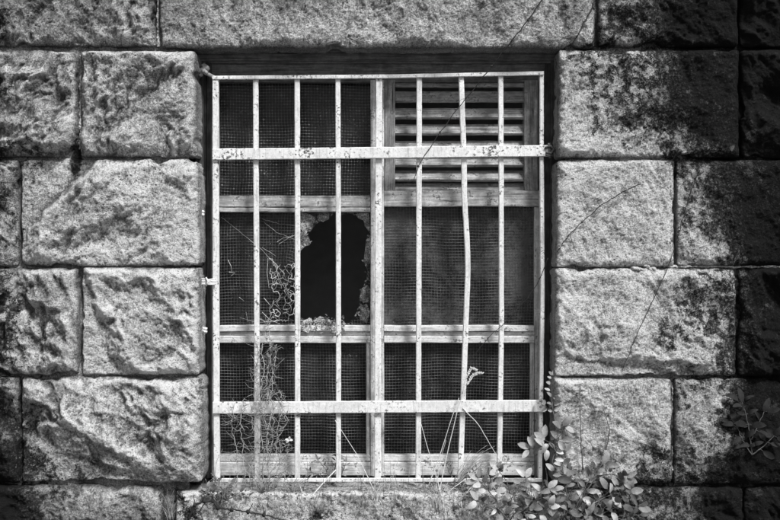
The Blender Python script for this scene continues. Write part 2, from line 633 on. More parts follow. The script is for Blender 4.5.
    for sidx in range(1, steps + 1):
        t = sidx / steps
        lay = bk.copy()
        lay[:, 1] = bk[:, 1] * (1 - t) + back * t
        jit = 0.0025 * perlin(lay[:, 0] * 40 + sidx * 3.3, lay[:, 2] * 40, seed + 80)
        lay[:, 0] += jit
        lay[:, 2] += jit * .7
        allv.append(lay)
        cur = base + np.arange(m_)
        base += m_
        nxt, nxt2 = np.roll(prev, -1), np.roll(cur, -1)
        qs.append(np.stack([prev, cur, nxt2, nxt], -1))
        prev = cur
    V = np.concatenate(allv)
    Q = np.concatenate(qs)
    me = bpy.data.meshes.new(name)
    me.vertices.add(len(V))
    me.vertices.foreach_set('co', V.astype(np.float32).ravel())
    me.loops.add(len(Q) * 4)
    me.loops.foreach_set('vertex_index', Q.astype(np.int32).ravel())
    me.polygons.add(len(Q))
    me.polygons.foreach_set('loop_start', np.arange(0, len(Q) * 4, 4, dtype=np.int32))
    me.update(calc_edges=True)
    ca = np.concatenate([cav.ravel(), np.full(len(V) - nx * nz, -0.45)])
    pxv = V[:, 0] / S + 390
    pyv = 260 - (V[:, 2] - H0) / S
    for nm_, arr in (('cav', ca), ('tone', tone * vignette(pxv, pyv)), ('stain_vignette', stain_vignette_at(pxv, pyv))):
        at = me.attributes.new(nm_, 'FLOAT', 'POINT')
        at.data.foreach_set('value', arr.astype(np.float32))
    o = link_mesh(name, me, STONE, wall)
    if label:
        o['label'] = label
    return o


JB = 0.21   # jamb stones run back past the window frame
# --- top course
block(-14, -62, 154.5, 46, 101, .030, (.04, .05, .05, .04), (.013, .007, .003), tone=.42, ang=-.3)
block(160, -62, 594, 47.5, 102, .022, (.04, .03, .028, .04), (.005, .0025, .0016), tone=.36, name='lintel', back=.24,
      label='long stone lintel over the window', ang=.2, rough=.003)
block(598.5, -62, 737, 46, 103, .020, (.03, .04, .035, .03), (.010, .006, .003), tone=.36)
block(741, -62, 905, 46, 104, .02, tone=.3)
# --- second course
block(-62, 50.5, 76.5, 156.5, 105, .030, (.03, .035, .06, .035), (.020, .009, .003), tone=.38, ang=-.9, big=.10)
block(81.5, 51.5, 196.5, 156.5, 106, .032, (.04, .025, .045, .02), (.017, .008, .003), tone=.38, ang=-.6, back=JB)
block(559, 50.5, 738, 157, 107, .020, (.025, .05, .04, .03), (.010, .0035, .0018), tone=.44, back=JB, ang=-.7)
block(742, 50.5, 905, 157, 108, .02, tone=.3)
# --- third course
block(-120, 160, 18, 266, 109, .025, tone=.34)
block(22, 159.5, 199, 265.5, 110, .040, (.05, .035, .07, .05), (.013, .007, .003), tone=.46, ang=-.9, back=JB, big=.16,
      cuts=[(80, 178, 135, 1.6, .012), (45, 190, 170, .75, .03), (170, 215, -20, .18, .035)])
block(557, 160.5, 673.5, 266.5, 111, .014, (.025, .03, .03, .03), (.004, .002, .0014), tone=.46, back=JB, rough=.0028)
block(677.5, 160.5, 842, 265.5, 112, .016, (.03, .03, .03, .03), (.006, .003, .0016), tone=.36)
# --- fourth course
block(-62, 268.5, 78.5, 374.5, 113, .034, (.05, .03, .06, .03), (.020, .010, .0035), tone=.36, ang=.5, big=.11)
block(83, 268, 199.5, 374.5, 114, .036, (.05, .04, .055, .03), (.014, .009, .003), tone=.46, ang=.9, back=JB,
      cuts=[(108, 325, 200, 1.1, .026), (120, 355, 235, .55, .03)])
block(556, 269, 735, 375.5, 115, .024, (.03, .035, .055, .03), (.008, .003, .0016), tone=.46, back=JB, ang=.3,
      cuts=[(640, 358, 262, .8, .024)])
block(739.5, 268.5, 905, 375.5, 116, .02, tone=.34)
# --- fifth course
block(-120, 377, 19.5, 483, 117, .025, tone=.26)
block(23.5, 377, 203, 481.5, 118, .050, (.06, .045, .085, .04), (.022, .011, .004), tone=.44, ang=.7, back=JB, round_r=.022,
      cuts=[(60, 440, 215, .8, .03), (140, 455, 250, .55, .045)])
block(555, 379, 671, 484, 119, .016, (.025, .03, .035, .025), (.005, .0022, .0015), tone=.44, back=JB)
block(675, 379, 850, 484, 120, .016, (.03, .03, .04, .03), (.007, .003, .0016), tone=.36)
# --- sixth course with the sill
block(-20, 486, 163, 598, 121, .028, (.04, .03, .05, .03), (.014, .007, .003), tone=.32, ang=.6)
block(-190, 486, -24, 598, 122, .028, tone=.3, res=.012)
block(176, 491, 604, 560, 123, .024, (.03, .03, .03, .012), (.006, .004, .0025), tone=.60, name='sill', back=.30, round_r=.012,
      label='pale stone window sill', rough=.0035)
block(608, 488, 742, 598, 124, .018, (.03, .03, .04, .03), (.009, .006, .003), tone=.42)
block(746, 488, 905, 598, 125, .02, tone=.3)
# --- courses beyond the picture, coarse
for (x0, y0, x1, y1, sd) in ((-150, -62, -18, 46, 131), (-200, 50, -66, 157, 132), (-240, 160, -124, 266, 133), (-200, 268, -66, 375, 134),
                             (-240, 377, -124, 483, 135), (909, -62, 1040, 46, 136), (909, 50, 1040, 157, 137), (846, 160, 1040, 266, 138),
                             (909, 268, 1040, 375, 139), (854, 379, 1040, 484, 140), (909, 488, 1040, 598, 141), (176, 564, 604, 598, 142),
                             (-190, 602, 60, 712, 143), (64, 602, 260, 712, 144), (264, 602, 450, 712, 145), (454, 602, 640, 712, 146),
                             (644, 602, 840, 712, 147), (844, 602, 1040, 712, 148), (-150, -174, 90, -66, 149), (94, -174, 300, -66, 150),
                             (304, -174, 490, -66, 151), (494, -174, 700, -66, 152), (704, -174, 1040, -66, 153)):
    block(x0, y0, x1, y1, sd, .025, tone=.34, res=.012)


# mortar core behind the blocks, with the window opening left out
def mortar_core():
    res = 0.0064
    x0, x1 = P(-245, 0).x, P(1045, 0).x
    z0, z1 = -0.05, P(0, -180).z
    nx, nz = int((x1 - x0) / res), int((z1 - z0) / res)
    X, Z = np.meshgrid(np.linspace(x0, x1, nx), np.linspace(z0, z1, nz))
    px, py = X / S + 390, 260 - (Z - H0) / S
    Y = 0.020 + 0.016 * fbm(X * 7, Z * 7, 900, 3) + 0.004 * fbm(X * 40, Z * 40, 901, 3)
    Y = np.clip(Y, 0.007, 0.06)
    idx = np.arange(nx * nz).reshape(nz, nx)
    V = np.stack([X, Y, Z], -1).reshape(-1, 3)
    q = np.stack([idx[:-1, :-1], idx[:-1, 1:], idx[1:, 1:], idx[1:, :-1]], -1)
    cx, cy = px[:-1, :-1], py[:-1, :-1]
    keep = ~((cx > 186) & (cx < 566) & (cy > 40) & (cy < 500))
    Q = q[keep].reshape(-1, 4)
    me = bpy.data.meshes.new('mortar')
    me.from_pydata(V.tolist(), [], Q.tolist())
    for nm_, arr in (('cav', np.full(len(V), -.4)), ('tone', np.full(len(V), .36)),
                     ('stain_vignette', stain_vignette_at(px.ravel(), py.ravel()))):
        at = me.attributes.new(nm_, 'FLOAT', 'POINT')
        at.data.foreach_set('value', arr.astype(np.float32))
    link_mesh('mortar', me, STONE, wall)


mortar_core()

# squeezed-out mortar lumps in a few joints
lm = MB()


def lump(mb, c, rx, ry, rz, seed, n=9):
    r = random.Random(seed)
    ph = [r.uniform(0, 6.28) for _ in range(4)]
    vs, fs = [], []
    for i in range(n + 1):
        th = math.pi * i / n
        for j in range(n * 2):
            a = math.pi * j / n
            k = 1 + .22 * math.sin(3 * a + ph[0]) * math.sin(2 * th + ph[1]) + .15 * math.sin(7 * a + ph[2] + 4 * th) + r.uniform(-.08, .08)
            vs.append((c[0] + rx * k * math.sin(th) * math.cos(a), c[1] + ry * k * math.sin(th) * math.sin(a), c[2] + rz * k * math.cos(th)))
    for i in range(n):
        for j in range(n * 2):
            j2 = (j + 1) % (n * 2)
            fs.append((i * 2 * n + j, i * 2 * n + j2, (i + 1) * 2 * n + j2, (i + 1) * 2 * n + j))
    mb.add(vs, fs)


for i in range(9):
    lump(lm, P(634 + i * 2.4 + rnd.uniform(-1, 1), 268 + rnd.uniform(-2.5, 2.5), .0), rnd.uniform(.006, .012), .008, rnd.uniform(.005, .009), 300 + i)
lm.build('mortar_lump', MORTARLUMP, wall)


def mortar_ribbon(ax, ay, bx, by, half, seed, Y0):
    a, b = P(ax, ay), P(bx, by)
    L = (b - a).length
    n, m = int(L / .0022), 9
    t, q = np.meshgrid(np.linspace(0, 1, n), np.linspace(-1, 1, m))
    wid = half * S * (0.75 + 0.55 * fbm(t * L * 55, q * 0, seed, 4))
    off = q * np.clip(wid, .0006, 1)
    horiz = abs(b.x - a.x) > abs(b.z - a.z)
    X = a.x + (b.x - a.x) * t + (0 if horiz else off)
    Z = a.z + (b.z - a.z) * t + (off if horiz else 0)
    Y = Y0 + .010 * q ** 4 + .007 * fbm(X * 60, Z * 60, seed + 3, 4) + .010 * np.clip(fbm(X * 13, Z * 13, seed + 6, 3), 0, 1)
    V = np.stack([X, Y, Z], -1).reshape(-1, 3)
    idx = np.arange(n * m).reshape(m, n)
    Q = np.stack([idx[:-1, :-1], idx[:-1, 1:], idx[1:, 1:], idx[1:, :-1]], -1).reshape(-1, 4)
    me = bpy.data.meshes.new('mortar_joint')
    me.from_pydata(V.tolist(), [], Q.tolist())
    for nm_, v in (('cav', .0), ('tone', .62), ('stain_vignette', .15)):
        me.attributes.new(nm_, 'FLOAT', 'POINT').data.foreach_set('value', np.full(len(V), v, dtype=np.float32))
    link_mesh('mortar_joint', me, STONE, wall)


mortar_ribbon(664, 266.4, 785, 266.6, 2.2, 950, .003)
mortar_ribbon(157.2, -5, 157.2, 46, 2.3, 951, .008)
mortar_ribbon(79.0, 54, 79.0, 154, 2.0, 952, .012)
mortar_ribbon(673, 383, 673, 480, 1.6, 953, .010)

# dark room behind the window
rm = MB()
a, b = P(120, 600, .30), P(660, -20, .30)
x0, x1, z0, z1, y0, y1 = a.x, b.x, a.z, b.z, .30, 1.3
vs = [(x0, y0, z0), (x1, y0, z0), (x1, y0, z1), (x0, y0, z1), (x0, y1, z0), (x1, y1, z0), (x1, y1, z1), (x0, y1, z1)]
oa, ob = P(190, 497, .3), P(563, 42, .3)
vs += [(oa.x, y0, oa.z), (ob.x, y0, oa.z), (ob.x, y0, ob.z), (oa.x, y0, ob.z)]
vs += [(oa.x, .20, oa.z), (ob.x, .20, oa.z), (ob.x, .20, ob.z), (oa.x, .20, ob.z)]
rm.add(vs, [(4, 5, 6, 7), (0, 1, 5, 4), (3, 7, 6, 2), (0, 4, 7, 3), (1, 2, 6, 5), (0, 8, 9, 1), (1, 9, 10, 2), (2, 10, 11, 3), (3, 11, 8, 0),
            (8, 12, 13, 9), (9, 13, 14, 10), (10, 14, 15, 11), (11, 15, 12, 8)])
o = rm.build('room_walls', BLACKROOM, None, False)
tag(o, kind='structure')

# ground
gm = MB()
gm.add([(-300, -300, 0), (300, -300, 0), (300, 300, 0), (-300, 300, 0)], [(0, 1, 2, 3)])
tag(gm.build('ground', EARTH, None, False), kind='structure')

# ------------------------------------------------------------------ the window
win = empty('window', (P(378, 476, .13)), 'old wooden window with grimy wired glass, a louvred vent and a broken pane', 'window')


def board(name, px0, py0, px1, py1, y0, y1, mat, seed, parent=win, c=.0018, amp=.0006, label=None, mb=None):
    """a wooden member whose front face covers the given rectangle at depth y0"""
    a, b = P(px0, py1, y0), P(px1, py0, y0)
    own = mb is None
    mb = mb or MB()
    if (b.x - a.x) > (b.z - a.z):
        w = b.z - a.z
        zc = (a.z + b.z) / 2
        path = wob(Vector((a.x, 0, zc)), Vector((b.x, 0, zc)), 40, amp, seed)
        mb.sweep(path, rect_prof(w, y0, y1, c), 'x')
    else:
        w = b.x - a.x
        xc = (a.x + b.x) / 2
        path = wob(Vector((xc, 0, a.z)), Vector((xc, 0, b.z)), 40, amp, seed)
        mb.sweep(path, rect_prof(w, y0, y1, c), 'z')
    if own:
        return mb.build(name, mat, parent, False, label)


# outer frame
mb = MB()
board('', 196, 45, 560, 60.5, .085, .20, None, 1, mb=mb)
board('', 196, 60.5, 560, 63, .096, .20, None, 2, mb=mb)
board('', 199, 63.2, 556, 82, .112, .20, None, 3, mb=mb)
mb.build('head', WOOD_DARK, win, False)
mb = MB()
board('', 195, 60, 203.4, 488, .088, .20, None, 4, mb=mb)
board('', 203.6, 62, 206.5, 488, .104, .20, None, 5, mb=mb)
board('', 206.7, 62, 211, 478, .094, .20, None, 6, mb=mb)
mb.build('jamb', WOOD_DARK_V, win, False)
board('sash_stile', 211.2, 81, 219, 476, .118, .175, WOOD_V, 7)
mb = MB()
board('', 551, 60, 561, 488, .090, .20, None, 8, mb=mb)
board('', 545, 62, 550.8, 486, .106, .20, None, 9, mb=mb)
board('', 541.4, 62, 544.8, 486, .115, .20, None, 10, mb=mb)
mb.build('jamb', WOOD_DARK_V, win, False)
board('sash_stile', 534.5, 207, 541.2, 476, .118, .175, WOOD_PALE_V, 11)
# mullion with its beads
mb = MB()
board('', 370.5, 80, 375.3, 476, .106, .19, None, 12, mb=mb)
board('', 375.5, 80, 378.2, 476, .116, .19, None, 13, mb=mb)
board('', 378.4, 80, 384, 476, .104, .19, None, 14, mb=mb)
mb.build('mullion', WOOD_PALE_V, win, False)
# rails
mb = MB()
board('', 219.2, 195.5, 370.3, 206.8, .110, .18, None, 15, mb=mb)
board('', 219.2, 207.6, 370.3, 212, .104, .18, None, 16, mb=mb, amp=.001)
mb.build('rail', WOOD_H, win, False)
mb = MB()
board('', 384.2, 190.5, 541.2, 206.5, .108, .18, None, 17, mb=mb, amp=.0012)
mb.build('rail', WOOD_H, win, False)
for (xa, xb, sd) in ((219.2, 370.3, 20), (384.2, 534.3, 30)):
    mb = MB()
    board('', xa, 325.5, xb, 331.5, .106, .18, None, sd, mb=mb, amp=.001)
    board('', xa, 331.7, xb, 335.8, .118, .18, None, sd + 1, mb=mb)
    board('', xa, 336, xb, 343, .108, .18, None, sd + 2, mb=mb)
    mb.build('rail', WOOD_PALE, win, False)
    mb = MB()
    board('', xa, 455, xb, 461.5, .110, .18, None, sd + 3, mb=mb)
    board('', xa, 462.3, xb, 475.5, .104, .18, None, sd + 4, mb=mb)
    mb.build('rail', WOOD_PALE, win, False)
# slim inner bead next to the mullion in the lower left light
board('glazing_bead', 366.2, 343.2, 370.3, 454.8, .114, .16, WOOD_PALE_V, 40)
board('glazing_bead', 530.5, 343.2, 534.3, 454.8, .114, .16, WOOD_PALE_V, 41)

# louvred vent in the upper right light
lv = bpy.data.objects.new('louvre', None)
COL.objects.link(lv)
lv.parent = win
board('stile', 384.2, 80, 395, 190.3, .110, .18, WOOD_V, 50, lv)
board('stile', 524.5, 80, 538, 190.3, .108, .18, WOOD_V, 51, lv)
for k, yl in enumerate((87.5, 102.5, 119.3, 135.3, 151.5, 167, 181.5, 194)):
    mb = MB()
    a, b = P(395.2, yl, .125), P(524.3, yl, .125)
    path = wob(a + Vector((0, -a.y, 0)), b + Vector((0, -b.y, 0)), 30, .0008, 60 + k)
    tilt = 0.86 + rnd.uniform(-.08, .08)
    d1 = (math.sin(tilt), math.cos(tilt))      # (up, back)
    d2 = (math.cos(tilt), -math.sin(tilt))     # thickness direction
    Ls, th = .042, .010
    prof = [(0, .125), (d2[0] * th, .125 + d2[1] * th),
            (d2[0] * th + d1[0] * Ls, .125 + d2[1] * th + d1[1] * Ls), (d1[0] * Ls, .125 + d1[1] * Ls)]
    # lower half of each slat weathered to a rounded edge
    mb.sweep(path, [(q[0], q[1]) for q in prof], 'x')
    mb.build('slat', SLAT, lv, False)


# ------------------------------------------------------------------ glass
def inside(poly, x, y):
    c = False
    n = len(poly)
    for i in range(n):
        x1, y1 = poly[i]
        x2, y2 = poly[(i + 1) % n]
        if (y1 > y) != (y2 > y) and x < (x2 - x1) * (y - y1) / (y2 - y1) + x1:
            c = not c
    return c


HOLE = [(299, 247), (311, 243), (307, 234), (315, 226), (320, 220), (328, 217), (335, 212.6), (341, 214), (353, 211.5), (357, 217), (365, 221), (369, 233),
        (366, 248), (365, 262), (368, 274), (363, 287), (361, 300), (357.5, 312), (354, 319), (348, 323.5), (341, 324), (334, 321), (327, 323),
        (318, 318), (310, 320.5), (301, 318), (294, 321), (285, 316), (291, 305), (287, 292), (294, 281), (290, 270), (298, 259)]
hr = random.Random(5)
JAG = []
for i in range(len(HOLE)):
    p, q = HOLE[i], HOLE[(i + 1) % len(HOLE)]
    JAG.append(p)
    L = math.hypot(q[0] - p[0], q[1] - p[1])
    n = int(L / 2.6)
    for k in range(1, n):
        t = k / n
        JAG.append((p[0] + (q[0] - p[0]) * t + hr.uniform(-.9, .9), p[1] + (q[1] - p[1]) * t + hr.uniform(-.9, .9)))

YG = .138


def pane(px0, py0, px1, py1, mat, seed, hole=None, dots=0.0, sag=0, label=None, wire_r=.00036):
    outer = [(px0, py0), (px1, py0), (px1, py1), (px0, py1)]
    g = MB()
    if hole is None:
        front = [P(x, y, YG) for x, y in outer]
        back = [P(x, y, YG) + Vector((0, .006, 0)) for x, y in outer]
        g.add(front + back, [(3, 2, 1, 0), (4, 5, 6, 7)] + [(i, (i + 1) % 4, 4 + (i + 1) % 4, 4 + i) for i in range(4)])
    else:
        pts = [Vector(p) for p in outer + hole]
        no, nh = 4, len(hole)
        edges = [(i, (i + 1) % 4) for i in range(4)] + [(4 + i, 4 + (i + 1) % nh) for i in range(nh)]
        vv, ee, ff, *_ = delaunay_2d_cdt(pts, edges, [], 0, 1e-6)
        fs = [f for f in ff if not inside(hole, sum(vv[i][0] for i in f) / len(f), sum(vv[i][1] for i in f) / len(f))]
        F = [P(v[0], v[1], YG) for v in vv]
        Bk = [p + Vector((0, .006, 0)) for p in F]
        n = len(F)
        g.add(F + Bk, [tuple(f) for f in fs] + [tuple(n + i for i in reversed(f)) for f in fs])
        rim = []
        hv = [P(x, y, YG) for x, y in hole]
        g.add(hv + [p + Vector((0, .006, 0)) for p in hv], [(i, (i + 1) % nh, nh + (i + 1) % nh, nh + i) for i in range(nh)], 1)
    o = g.build('pane', [mat, SHARD], win, False, label)
    # the wire embedded in the glass, a hair below its surface
    w = MB()
    pitch = 3.0
    r = random.Random(seed)
    yw = YG - .0009
    rad = wire_r / S

    def strip(pts, horiz):
        run = []

        def flush(run):
            if len(run) > 1:
                rr = rad * S * (1.15 if horiz else .8)
                w.sweep([P(x, y, yw) for x, y in run], [(-rr, 0), (0, -.0006), (rr, 0)], 'x' if horiz else 'z')
        for x, y in pts:
            if hole is not None and inside(hole, x, y):
                flush(run)
                run = []
            else:
                run.append((x, y))
        flush(run)
    nxw = int((px1 - px0) / pitch)
    nyw = int((py1 - py0) / pitch)
    ph = r.uniform(0, 6)

    def warp(x, y):
        return (x + .55 * math.sin(y * .045 + ph) + .25 * math.sin(y * .16 + x * .02), y + .5 * math.sin(x * .05 + ph * 2) + .22 * math.sin(x * .17 + y * .03))
    if hole is not None:
        flat = warp

        def warp(x, y):
            x, y = flat(x, y)
            d = math.hypot((x - 330) / 36, (y - 268) / 56)
            k = 2.4 * math.exp(-max(0, d - .9) * 5)
            return x + k * math.sin(y * .31 + x * .11), y + k * math.sin(x * .27 + 1.3 + y * .13)
    n = 60
    for k in range(nxw + 1):
        x = px0 + 1.2 + k * pitch
        if x > px1 - .6:
            break
        strip([warp(x, py0 + 1 + (py1 - py0 - 2) * i / n) for i in range(n + 1)], False)
    for k in range(nyw + 1):
        y = py0 + 1.2 + k * pitch
        if y > py1 - .6:
            break
        strip([warp(px0 + 1 + (px1 - px0 - 2) * i / n, y) for i in range(n + 1)], True)
    if dots > 0:
        for i in range(nxw + 1):
            for j in range(nyw + 1):
                x, y = warp(px0 + 1.2 + i * pitch, py0 + 1.2 + j * pitch)
                if x > px1 - 1 or y > py1 - 1 or (hole and inside(hole, x, y)):
                    continue
                c = P(x, y, yw)
                s = dots * r.uniform(.4, 1.3) * (1.7 if r.random() < .03 else 1)
                w.add([c + Vector((-s, 0, 0)), c + Vector((0, 0, -s)), c + Vector((s, 0, 0)), c + Vector((0, 0, s)), c + Vector((0, -.001, 0))],
                      [(0, 1, 4), (1, 2, 4), (2, 3, 4), (3, 0, 4)])
    w.build('wire_mesh', WIRE, o, False)
    return o


pane(217.5, 79, 372, 197, GLASS, 1, dots=.0018, label='upper left wired pane', wire_r=.0003)
broken = pane(217.5, 211, 372, 327, GLASS, 2, hole=JAG, dots=.0013, label='broken wired pane with a large jagged hole')
pane(217.5, 342, 372, 456, GLASS, 3, dots=.0014, label='lower left wired pane')
pane(382, 205, 536, 327, GLASS_DUSTY, 4, dots=.0009, label='large dusty wired pane under the louvre')
pane(382, 342, 536, 456, GLASS, 5, dots=.0013, label='lower right wired pane')

# broken glass hanging round the hole
sr = random.Random(8)


def shard(poly, Y, tilt=(0, 0), th=.006):
    mb = MB()
    cx = sum(p[0] for p in poly) / len(poly)
    cy = sum(p[1] for p in poly) / len(poly)
    f = [P(x, y, Y + tilt[0] * (x - cx) * S + tilt[1] * (y - cy) * S) for x, y in poly]
    n = len(f)
    c = P(cx, cy, Y - .0015)
    mb.add(f + [p + Vector((0, th, 0)) for p in f] + [c], [(i, (i + 1) % n, 2 * n) for i in range(n)] + [tuple(n + i for i in range(n))] +
           [(i, n + i, n + (i + 1) % n, (i + 1) % n) for i in range(n)])
    return mb.build('glass_shard', SHARD_MID, broken, False)


def crackle_mat():
    m, nt = new_mat('crazed_glass_shard')
    N = NT(nt)
    p = N.pos()
    vo = N.n('ShaderNodeTexVoronoi', feature='DISTANCE_TO_EDGE')
    N.link(p, vo.inputs['Vector'])
    vo.inputs['Scale'].default_value = 150
    e = N.ramp(vo.outputs['Distance'], 0.03, 0.13, 1, 0)
    a = N.noise(p, 60, 5, 0.7)
    v = N.mix(N.math('MULTIPLY', e, N.ramp(a, .4, .6, .25, 1)), N.ramp(a, 0.35, 0.65, 0.03, 0.22), 0.6)
    N.out(v, 0.4, a, 0.003, 0.8, 0.5)
    return m


SHARD_MID = crackle_mat()
for poly, Y, t in (([(299, 212), (309, 214), (318, 219), (314, 227), (306, 233), (300, 229)], .132, (.3, .1)),
                   ([(299, 233), (304, 230), (311, 243), (307, 246), (299, 246)], .130, (-.3, .4)),
                   ([(319, 213), (329, 212), (329, 219), (323, 222), (317, 218)], .131, (.2, -.3)),
                   ([(301, 246), (307, 245), (300, 251)], .131, (.2, .2)),
                   ([(357, 213), (369, 213), (370, 233), (365, 226), (363, 219), (358, 218)], .132, (-.3, .2)),
                   ([(366, 240), (371, 236), (371, 262), (366, 268), (364, 258)], .131, (-.5, .1)),
                   ([(362, 288), (367, 285), (371, 290), (370, 302), (363, 303), (360, 296)], .130, (.4, .2)),
                   ([(360, 306), (367, 304), (370, 312), (367, 324), (360, 322)], .130, (-.2, .3)),
                   ([(312, 322), (320, 316), (333, 321), (328, 330), (317, 331)], .112, (.1, -.5)),
                   ([(302, 321), (311, 318), (314, 327), (308, 333), (301, 330)], .110, (.2, -.4)),
                   ([(330, 322), (341, 323), (342, 331), (333, 333), (327, 329)], .109, (-.3, -.4))):
    shard(poly, Y, t)
cr = MB()
for i in range(520):
    # thin jagged flakes of crushed glass along the rim and heaped on the rail
    if i < 300:
        q = JAG[sr.randrange(len(JAG))]
        if q[0] < 298 and q[1] > 240:
            continue
        x, y, Y = q[0] + sr.gauss(0, 1.0), q[1] + sr.gauss(0, .9), .133 + sr.uniform(-.006, .004)
        cxh, cyh = 333, 268
        x += (q[0] - cxh) * .025
        y += (q[1] - cyh) * .02
    else:
        x, y, Y = sr.uniform(299, 345), 325 + sr.gauss(0, 3.4), .106 + sr.uniform(-.006, .008)
    s = sr.uniform(.5, 2.0)
    k = sr.randint(3, 5)
    a0 = sr.uniform(0, 6)
    el = sr.uniform(.25, .7)
    ca_, sa_ = math.cos(a0), math.sin(a0)
    tx, ty = sr.uniform(-1.2, 1.2), sr.uniform(-1.2, 1.2)
    f = []
    for j in range(k):
        a_ = 6.283 * j / k + sr.uniform(-.4, .4)
        u_, v_ = s * math.cos(a_), s * el * math.sin(a_)
        dx, dy = u_ * ca_ - v_ * sa_, u_ * sa_ + v_ * ca_
        f.append(P(x + dx, y + dy, Y + (dx * tx + dy * ty) * S))
    cr.add(f + [p + Vector((0, .0015, 0)) for p in f], [tuple(range(k)), tuple(range(2 * k - 1, k - 1, -1))] + [(j, k + j, k + (j + 1) % k, (j + 1) % k) for j in range(k)])
cr.build('glass_crumbs', SHARD, broken, False)['kind'] = 'stuff'

# crazed, crumpled piece left of the hole: threads of torn wire and cracked glass
tr_ = random.Random(21)
REG = [(268, 256), (276, 262), (285, 264), (292, 258), (299, 262), (299, 322), (276, 324), (268, 316), (273, 300), (269, 288), (267, 272)]
pts = []
while len(pts) < 84:
    x, y = tr_.uniform(262, 302), tr_.uniform(250, 328)
    if all(math.hypot(x - a, (y - b) * .8) > tr_.choice((2.2, 3.4, 4.6)) for a, b in pts):
        pts.append((x, y))
    elif tr_.random() < .003:
        break
vv, ee, ff, *_ = delaunay_2d_cdt([Vector(p) for p in pts], [], [], 0, 1e-6)
cen = [(sum(vv[i][0] for i in f) / 3, sum(vv[i][1] for i in f) / 3) for f in ff]
dep = [.127 + tr_.uniform(-.008, .006) for _ in ff]
byedge = {}
tw = MB()
for fi, f in enumerate(ff):
    for a_, b_ in ((f[0], f[1]), (f[1], f[2]), (f[2], f[0])):
        byedge.setdefault((min(a_, b_), max(a_, b_)), []).append(fi)
for k, fs in byedge.items():
    if len(fs) == 2 and inside(REG, *cen[fs[0]]) and inside(REG, *cen[fs[1]]) and tr_.random() < .8:
        a_, b_ = cen[fs[0]], cen[fs[1]]
        mid = ((a_[0] + b_[0]) / 2 + tr_.gauss(0, .7), (a_[1] + b_[1]) / 2 + tr_.gauss(0, .7))
        tw.tube([P(*a_, dep[fs[0]]), P(*mid, (dep[fs[0]] + dep[fs[1]]) / 2 - .001), P(*b_, dep[fs[1]])], tr_.choice((.0006, .0011, .0018)), tr_.uniform(.0006, .0015), 4)
for k in range(26):
    x, y = tr_.choice(cen)
    if inside(REG, x, y):
        a0, R0 = tr_.uniform(0, 6), tr_.uniform(2, 6)
        tw.tube([P(x + R0 * math.cos(a0 + q * .55) * (1 - q * .05), y + R0 * 1.3 * math.sin(a0 + q * .55), .124 + tr_.uniform(-.004, .004)) for q in range(tr_.randint(4, 9))], .0008, .0004, 4)
tw.build('torn_mesh', TORN, broken, False)
for path in ([(269, 258), (276, 264), (284, 274), (286, 280)], [(268, 258), (267, 272), (269, 288)], [(277, 242), (283, 238), (291, 237), (297, 234)],
             [(279, 244), (287, 239), (293, 235)], [(262, 312), (270, 320), (280, 324)],
             [(264, 298), (270, 305)], [(258, 318), (266, 322), (274, 321)], [(246, 312), (248, 322)],
             [(228, 260), (231, 266), (232, 273)], [(229, 272), (235, 273), (231, 276)], [(239, 297), (244, 301)], [(274, 262), (279, 279), (286, 290), (292, 302)]):
    tw = MB()
    tw.tube([P(x, y, .131 + tr_.uniform(-.004, .003)) for x, y in path], .0010, .0006, 4)
    tw.build('torn_wire', TORN, broken, False)
for path in ([(221, 217), (238, 230), (262, 250), (285, 274)], [(264, 222), (276, 232), (297, 240)], [(262, 219), (280, 224), (297, 226)], [(262, 247), (276, 256)],
             [(240, 318), (256, 322)]):
    ck = MB()
    pp = []
    for i in range(len(path) - 1):
        for k in range(5):
            t = k / 5
            pp.append(P(path[i][0] + (path[i + 1][0] - path[i][0]) * t + tr_.uniform(-.4, .4), path[i][1] + (path[i + 1][1] - path[i][1]) * t + tr_.uniform(-.4, .4), YG - .001))
    pp.append(P(path[-1][0], path[-1][1], YG - .001))
    ck.tube(pp, .0006, .0004, 4)
    ck.build('crack', TORN, broken, False)

# ------------------------------------------------------------------ the grille
gr = empty('window_grille', P(378, 480, .05), 'white painted iron bar grille with flaking paint fixed over the window', 'grille')
YB = .048


def bar(name, pts, w, y0, y1, axis, seed, label=None, c=.0022, n=26):
    mb = MB()
    path = []
    r = random.Random(seed)
    for i in range(len(pts) - 1):
        a, b = P(*pts[i], y0), P(*pts[i + 1], y0)
        m = max(2, int((b - a).length / .02))
        for k in range(m):
            path.append(a.lerp(b, k / m))
    path.append(P(*pts[-1], y0))
    # smooth bends
    for _ in range(6):
        path = [path[0]] + [(path[i - 1] + path[i] * 2 + path[i + 1]) / 4 for i in range(1, len(path) - 1)] + [path[-1]]
    tp = []
    for p in path:
        p.y = 0
        p.x += r.uniform(-.0003, .0003)
        p.z += r.uniform(-.0003, .0003) if axis == 'x' else 0
        tp.append(1 + r.uniform(-.022, .022))
    prof = rect_prof(w, 0, y1 - y0, c)
    for p in path:
        p.y = y0
    mb.sweep(path, prof, axis, taper=tp)
    return mb.build(name, PAINT, gr, False, label)


